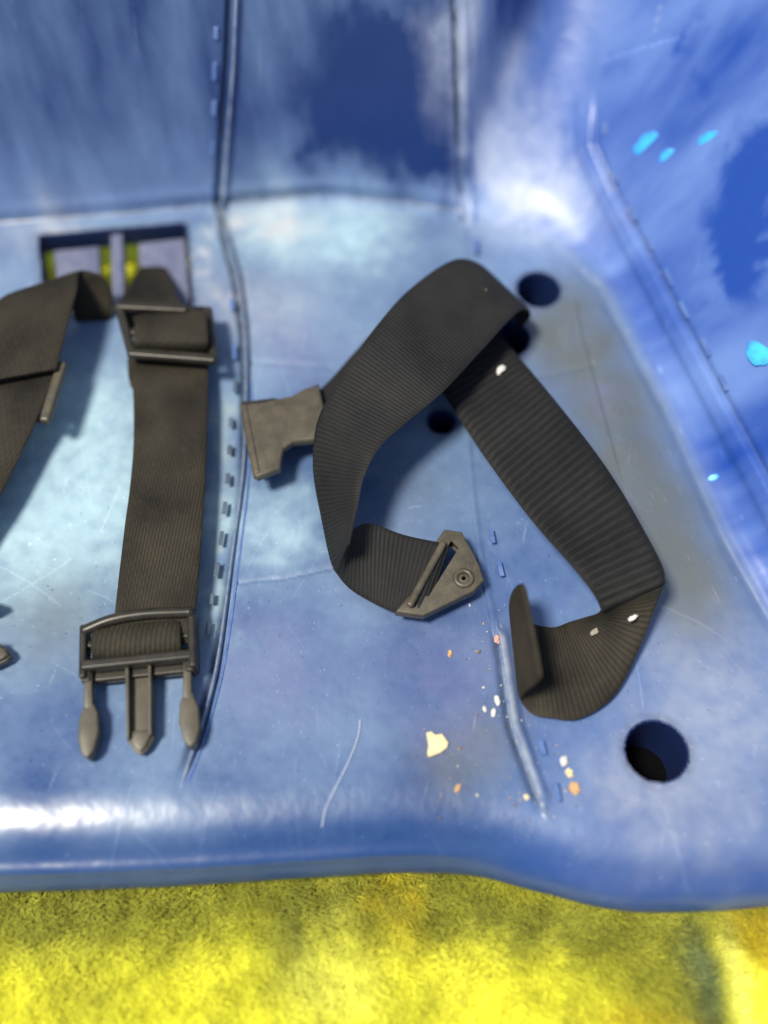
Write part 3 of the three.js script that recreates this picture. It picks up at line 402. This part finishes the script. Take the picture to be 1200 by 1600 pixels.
// ---------------------------------------------------------------- looped strap with the triangular end
{
  const t = thing('harness_strap', 'black strap looping over the others and ending in a triangular fitting', 'strap', [8.7,0,-29.6]);
  part(t, 'webbing', ribbon([[[40.5,-6,-92.2], [48.5,-8,-79]], [[38.5,6,-92.5], [51.6,4,-75.5]], [[33.2,15,-91.9], [50.6,14,-71]], [[25.7,21,-89], [46,21,-66.1]], [[8.6,26,-71.3], [31.9,25,-46.6]], [[-4.2,28,-51.6], [18.8,27,-29.1]], [[-14.4,26,-34.7], [8.1,26,-19.1]], [[-21.1,22,-21.7], [-1.2,26,-9.2]], [[-22.8,14,-8.8], [-5.9,25,0.4]], [[-19.6,6,7.8], [-8.2,24,11.9]], [[-15.8,2,21.3], [-10.4,22,22.6]], [[-11.7,1.5,27.3], [-9.5,17,15.3]], [[-5,2,32.3], [-4.4,12,10.5]], [[2.4,3.5,36.6], [6.5,9,13]], [[9.4,6,39.2], [18.1,8,15.2]], [[12.2,5,38.7], [20.7,6,14.7]]], { kind: 'cross', pitch: 1.3, amp: .24, tone: 1, flip: -1, dust: .34, ns: 9 }), webMat);
  // the fitting: a plate with a slot for the webbing and an eyelet
  const plate = [[3.4,38.8], [8.0,33.0], [16.5,14.5], [19.5,9.9], [25.2,10.8], [30.2,22.2], [31.6,27.9], [28.2,31.9], [12.3,40.1]].map((p) => [p[0] * .985, p[1] * .985]);
  const cut = [[10.4,34.1], [21.3,13.1], [25.0,16.7], [14.4,34.5]].map((p) => [p[0] * .985, p[1] * .985]), eye = [25.1,27.5].map((v) => v * .985);
  const f = part(t, 'triangular_fitting', planarUV(slab(plate, 3.2, 7.0, .8, [cut, circle(...eye, 1.5)])), tanPlastic, 'dusty grey brown plastic plate with a slot and an eyelet');
  const ring = new THREE.TorusGeometry(2.5, .9, 10, 28).rotateX(Math.PI / 2).translate(eye[0], 7.1, eye[1]); part(f, 'eyelet', planarUV(ring), tanPlastic);
  part(f, 'bar', planarUV(bar([8,8.2,36.3], [18.5,8.2,15.8], 2.4, 2.2, 1)), tanPlastic);
}
// ---------------------------------------------------------------- wide ribbed strap with the curled free end
{
  const t = thing('harness_strap', 'coarsely ribbed dark grey strap running down right to its curled free end', 'strap', [59.1,0,-4.8]);
  part(t, 'webbing', ribbon([[[12.3,4,-57.1], [38.7,4,-73.2]], [[19.5,9,-41.3], [44.3,9,-59.2]], [[32.6,14,-12.2], [56.8,14,-34.4]], [[47.1,16,13.4], [71.2,16,-6.7]], [[58.1,16,28.7], [80.6,17,17]], [[63.7,15,37.5], [83.9,19,29.7]], [[65.3,13,40.8], [84.2,18,33.8]]], { kind: 'cross', pitch: 2.75, amp: .85, thick: .8, tone: 1, flip: -1, dust: .3, ns: 10 }), webMat);
  part(t, 'webbing', ribbon([[[65.7,12.5,39.4], [84.1,17,33.4]], [[64.9,9,39.6], [82.6,11,37.5]], [[61.9,5,39.2], [77.5,5,49.2]], [[57.2,3,40], [67.9,2,64.3]], [[52.4,3,41.7], [57,1.5,70.5]], [[48.3,3,41.3], [49.7,2,70.2]], [[43.2,2,38.8], [44.1,2,69.1]], [[39.5,5,35.8], [40.5,5,66.1]], [[38.7,12,34.5], [40.9,12,65.7]], [[39.6,19,34.9], [43.1,18,65.4]], [[40.6,25,36.8], [44.3,23,65.3]]], { kind: 'cross', pitch: 1.3, amp: .18, flip: -1, dust: .5, ns: 11 }), webMat);
}
// ---------------------------------------------------------------- female buckle
{
  const t = thing('buckle_strap', 'squat grey brown buckle socket poking out left from under the looped strap', 'buckle', [-34.9,0,-29.6]);
  part(t, 'webbing', ribbon([[[-28.4,5,-39.9], [-26.1,5,-24]], [[-20.9,5,-46.2], [-16.1,5,-25.5]], [[-9.8,6,-60.6], [-0.9,6,-36.1]], [[-1.8,6,-70.8], [11,6,-49.2]], [[9.2,4,-78.4], [22.5,4,-62.9]], [[18.6,1.2,-86.4], [29.8,1.2,-72]]], { kind: 'cross', pitch: 1.3, tone: 1, flip: -1, ns: 12 }), webMat);
  const o = [[-48.3,10,-35.7], [-41.9,10,-36.3], [-36.6,10,-37.8], [-31.2,10,-39.1], [-26.8,10,-42.2], [-22.1,10,-43.8], [-19.7,10,-33.4], [-19.8,10,-22.4], [-25.3,10,-21.2], [-29.9,10,-20.7], [-32.7,10,-18.4], [-33.4,10,-14.5], [-33.6,10,-10.7], [-40.9,10,-7.3], [-42.4,10,-8.3], [-45.5,10,-20.9]].map((p) => [p[0], p[2]]);
  const b = part(t, 'buckle', planarUV(slab(o, 6.6, 10.2, 1.1)), tanPlastic);
  const o2 = [[-48.5,4,-38.9], [-37.2,4,-40.5], [-32.3,4,-38.9], [-27.3,4,-43.7], [-22.5,4,-46.3], [-20.2,4,-26.6], [-31.8,4,-26.6], [-36.2,4,-18.1], [-41.8,4,-12.2], [-44.9,4,-22.1]].map((p) => [p[0], p[2]]);
  part(b, 'lower_shell', planarUV(slab(o2, 1.2, 7, .8)), blackPlastic);
  part(b, 'mouth_rim', planarUV(bar([-46.8,9.6,-34.7], [-41.1,9.6,-9.5], 2.2, 2.0, .8)), tanPlastic);
}
// ---------------------------------------------------------------- crumbs, lint and a hair
function chip(p, r, hgt, sx, rot, sd) {
  const g = new THREE.IcosahedronGeometry(1, 3), a = g.attributes.position;
  for (let i = 0; i < a.count; i++) { const x = a.getX(i), y = a.getY(i), z = a.getZ(i), s = 1 + .55 * N3.noise(x * 1.3 + sd, y * 1.3, z * 1.3) + .2 * N3.noise(x * 4 + sd, y * 4, z * 4); a.setXYZ(i, x * s * sx, y * s, z * s); }
  g.scale(r, hgt, r); g.rotateY(rot); g.computeVertexNormals(); return mergeVertices(g.translate(p[0], p[1] + hgt * .6, p[2]));
}
const crumbMat = (r, g, b) => new THREE.MeshStandardMaterial({ color: new THREE.Color(r, g, b), roughness: .85 });
const cream = crumbMat(.66, .54, .33), white = crumbMat(.58, .57, .54), tan = crumbMat(.50, .31, .15), pink = crumbMat(.56, .31, .24);
{
  const p = [15.7,0,77.4], h = [[-3.2, -3.6], [-1.6, -4.0], [-.4, -3.0], [1.6, -3.3], [3.4, -.6], [3.0, .9], [.9, 2.5], [-2.6, 3.8], [-3.0, 2.6], [-2.6, .2]].map(([x, z]) => [x + p[0], z + p[2]]);
  solo('chip', slab(h, panY(p[0], p[2]) - .1, panY(p[0], p[2]) + 1.2, .4), cream, 'cream chip shaped like a rough heart lying alone on the blue seat pan', 'chip', p);
}
for (const [p, r, sx, m, l, c] of [
  [[52.9,-1.4,82.3], 1.5, 1.4, white, 'whitish crumb topmost of the three by the right seam\'s lower end', 'crumb'], [[54.1,-1.4,85.9], 1.5, 1.2, cream, 'small cream crumb between the white and the tan crumb by the right seam', 'crumb'], [[55.4,-1.3,90.2], 2.1, 1.2, tan, 'tan crumb lowest and largest of three beside the right seam', 'crumb'],
  [[34.2,-1.5,63.6], 1.1, 1.8, white, 'white flake just left of the raised seam beside the curled strap end', 'flake'], [[32.9,-1.5,67.5], 1.0, 1.7, white, 'white flake below another one left of the raised right seam', 'flake'], [[41.1,-1.5,77.7], 1.3, 1.5, white, 'white flake on the raised seam below the curled strap end', 'flake'], [[35,-1.5,44.2], 1.2, 1.5, pink, 'pinkish flake at the seam left of the standing strap end', 'flake'],
  [[40.6,-1.5,70.3], 1.0, 1.6, cream, 'cream speck on the raised seam under the curled strap', 'speck'], [[20.3,-1.6,48.8], .9, 1.9, tan, 'brown speck on the pan below the triangular fitting', 'speck'], [[21.4,-1.9,90.1], .9, 2, tan, 'brown speck on the pan below the cream chip', 'speck'], [[30.2,-1.5,66.3], .7, 2, white, 'tiny pale splinter left of the two white flakes at the seam', 'splinter'], [[41.2,-1.7,92.7], 1.0, 1.2, cream, 'pale speck at the lower tip of the right seam', 'speck'],
]) solo(c, chip(p, r * .72, Math.min(.8, r * .5), sx, 1 + rnd() * .9, rnd() * 50), m, l, c, p);
{ // fine grit round the lower end of the right seam
  const gs = [], A = [18.7,0,82.7], B = [38.4,0,65.2], C = [46.3,0,90.2], D = [33.6,0,44.8];
  for (let i = 0; i < 150; i++) {
    const q = [A, B, C, C, D, B][i % 6], x = q[0] + 22 * (rnd() - .5) * (.3 + rnd()), z = q[2] + 30 * (rnd() - .5) * (.3 + rnd()), r = .14 + .28 * rnd() * rnd();
    const g = new THREE.IcosahedronGeometry(r, 0).scale(1, .6, 1 + rnd()).rotateY(rnd() * 6); g.translate(x, panY(x, z) + r * .4 + .15, z); const k = rnd(), c = k < .5 ? [.16, .11, .065] : k < .8 ? [.34, .27, .18] : [.5, .48, .44], n = g.attributes.position.count, a = new Float32Array(n * 3); for (let m = 0; m < n; m++) a.set(c, 3 * m); g.setAttribute('color', new THREE.BufferAttribute(a, 3)); g.deleteAttribute('uv'); gs.push(g);
  }
  solo('grit', mergeGeometries(gs), new THREE.MeshStandardMaterial({ vertexColors: true, roughness: .9 }), 'fine brown grit scattered round the lower end of the right seam', 'grit', [36.2,0,71.2]).userData.kind = 'stuff';
}
solo('lint', chip([39.6,12.4,-47.9], 1.0, .5, 1.9, .9, 3), white, 'white bit of lint on the upper end of the ribbed grey strap', 'lint', [39.7,12,-48.2]);
solo('lint', chip([34.2,22.6,-72.5], .6, .4, 3, 1.1, 13), tan, 'tan bit of lint near the top bend of the looped strap', 'lint', [34.3,22,-72.9]);
solo('lint', chip([74.6,11.6,42.3], .6, .3, 2.6, .6, 23), white, 'pale bit of lint on the fold of the curled strap end', 'lint', [74.5,12,42.5]);
solo('lint', chip([63.9,5.6,44.5], .8, .4, 1.8, .6, 33), crumbMat(.3, .27, .22), 'grey bit of lint inside the curled strap end', 'lint', [64,5,44.2]);
solo('hair', new THREE.TubeGeometry(new THREE.CatmullRomCurve3([[-7.1,-1.5,69.6], [-7.6,-1.4,74.5], [-10.4,-1.5,82.2], [-14.5,-1.8,90.6], [-17,-2.7,96], [-17.9,-4.1,100.7]].map(V)), 40, .15, 6), crumbMat(.5, .56, .66), 'thin pale curved hair lying on the front of the blue seat', 'hair', [-11.3,-1.8,84.1]);

renderer.render(scene, camera);
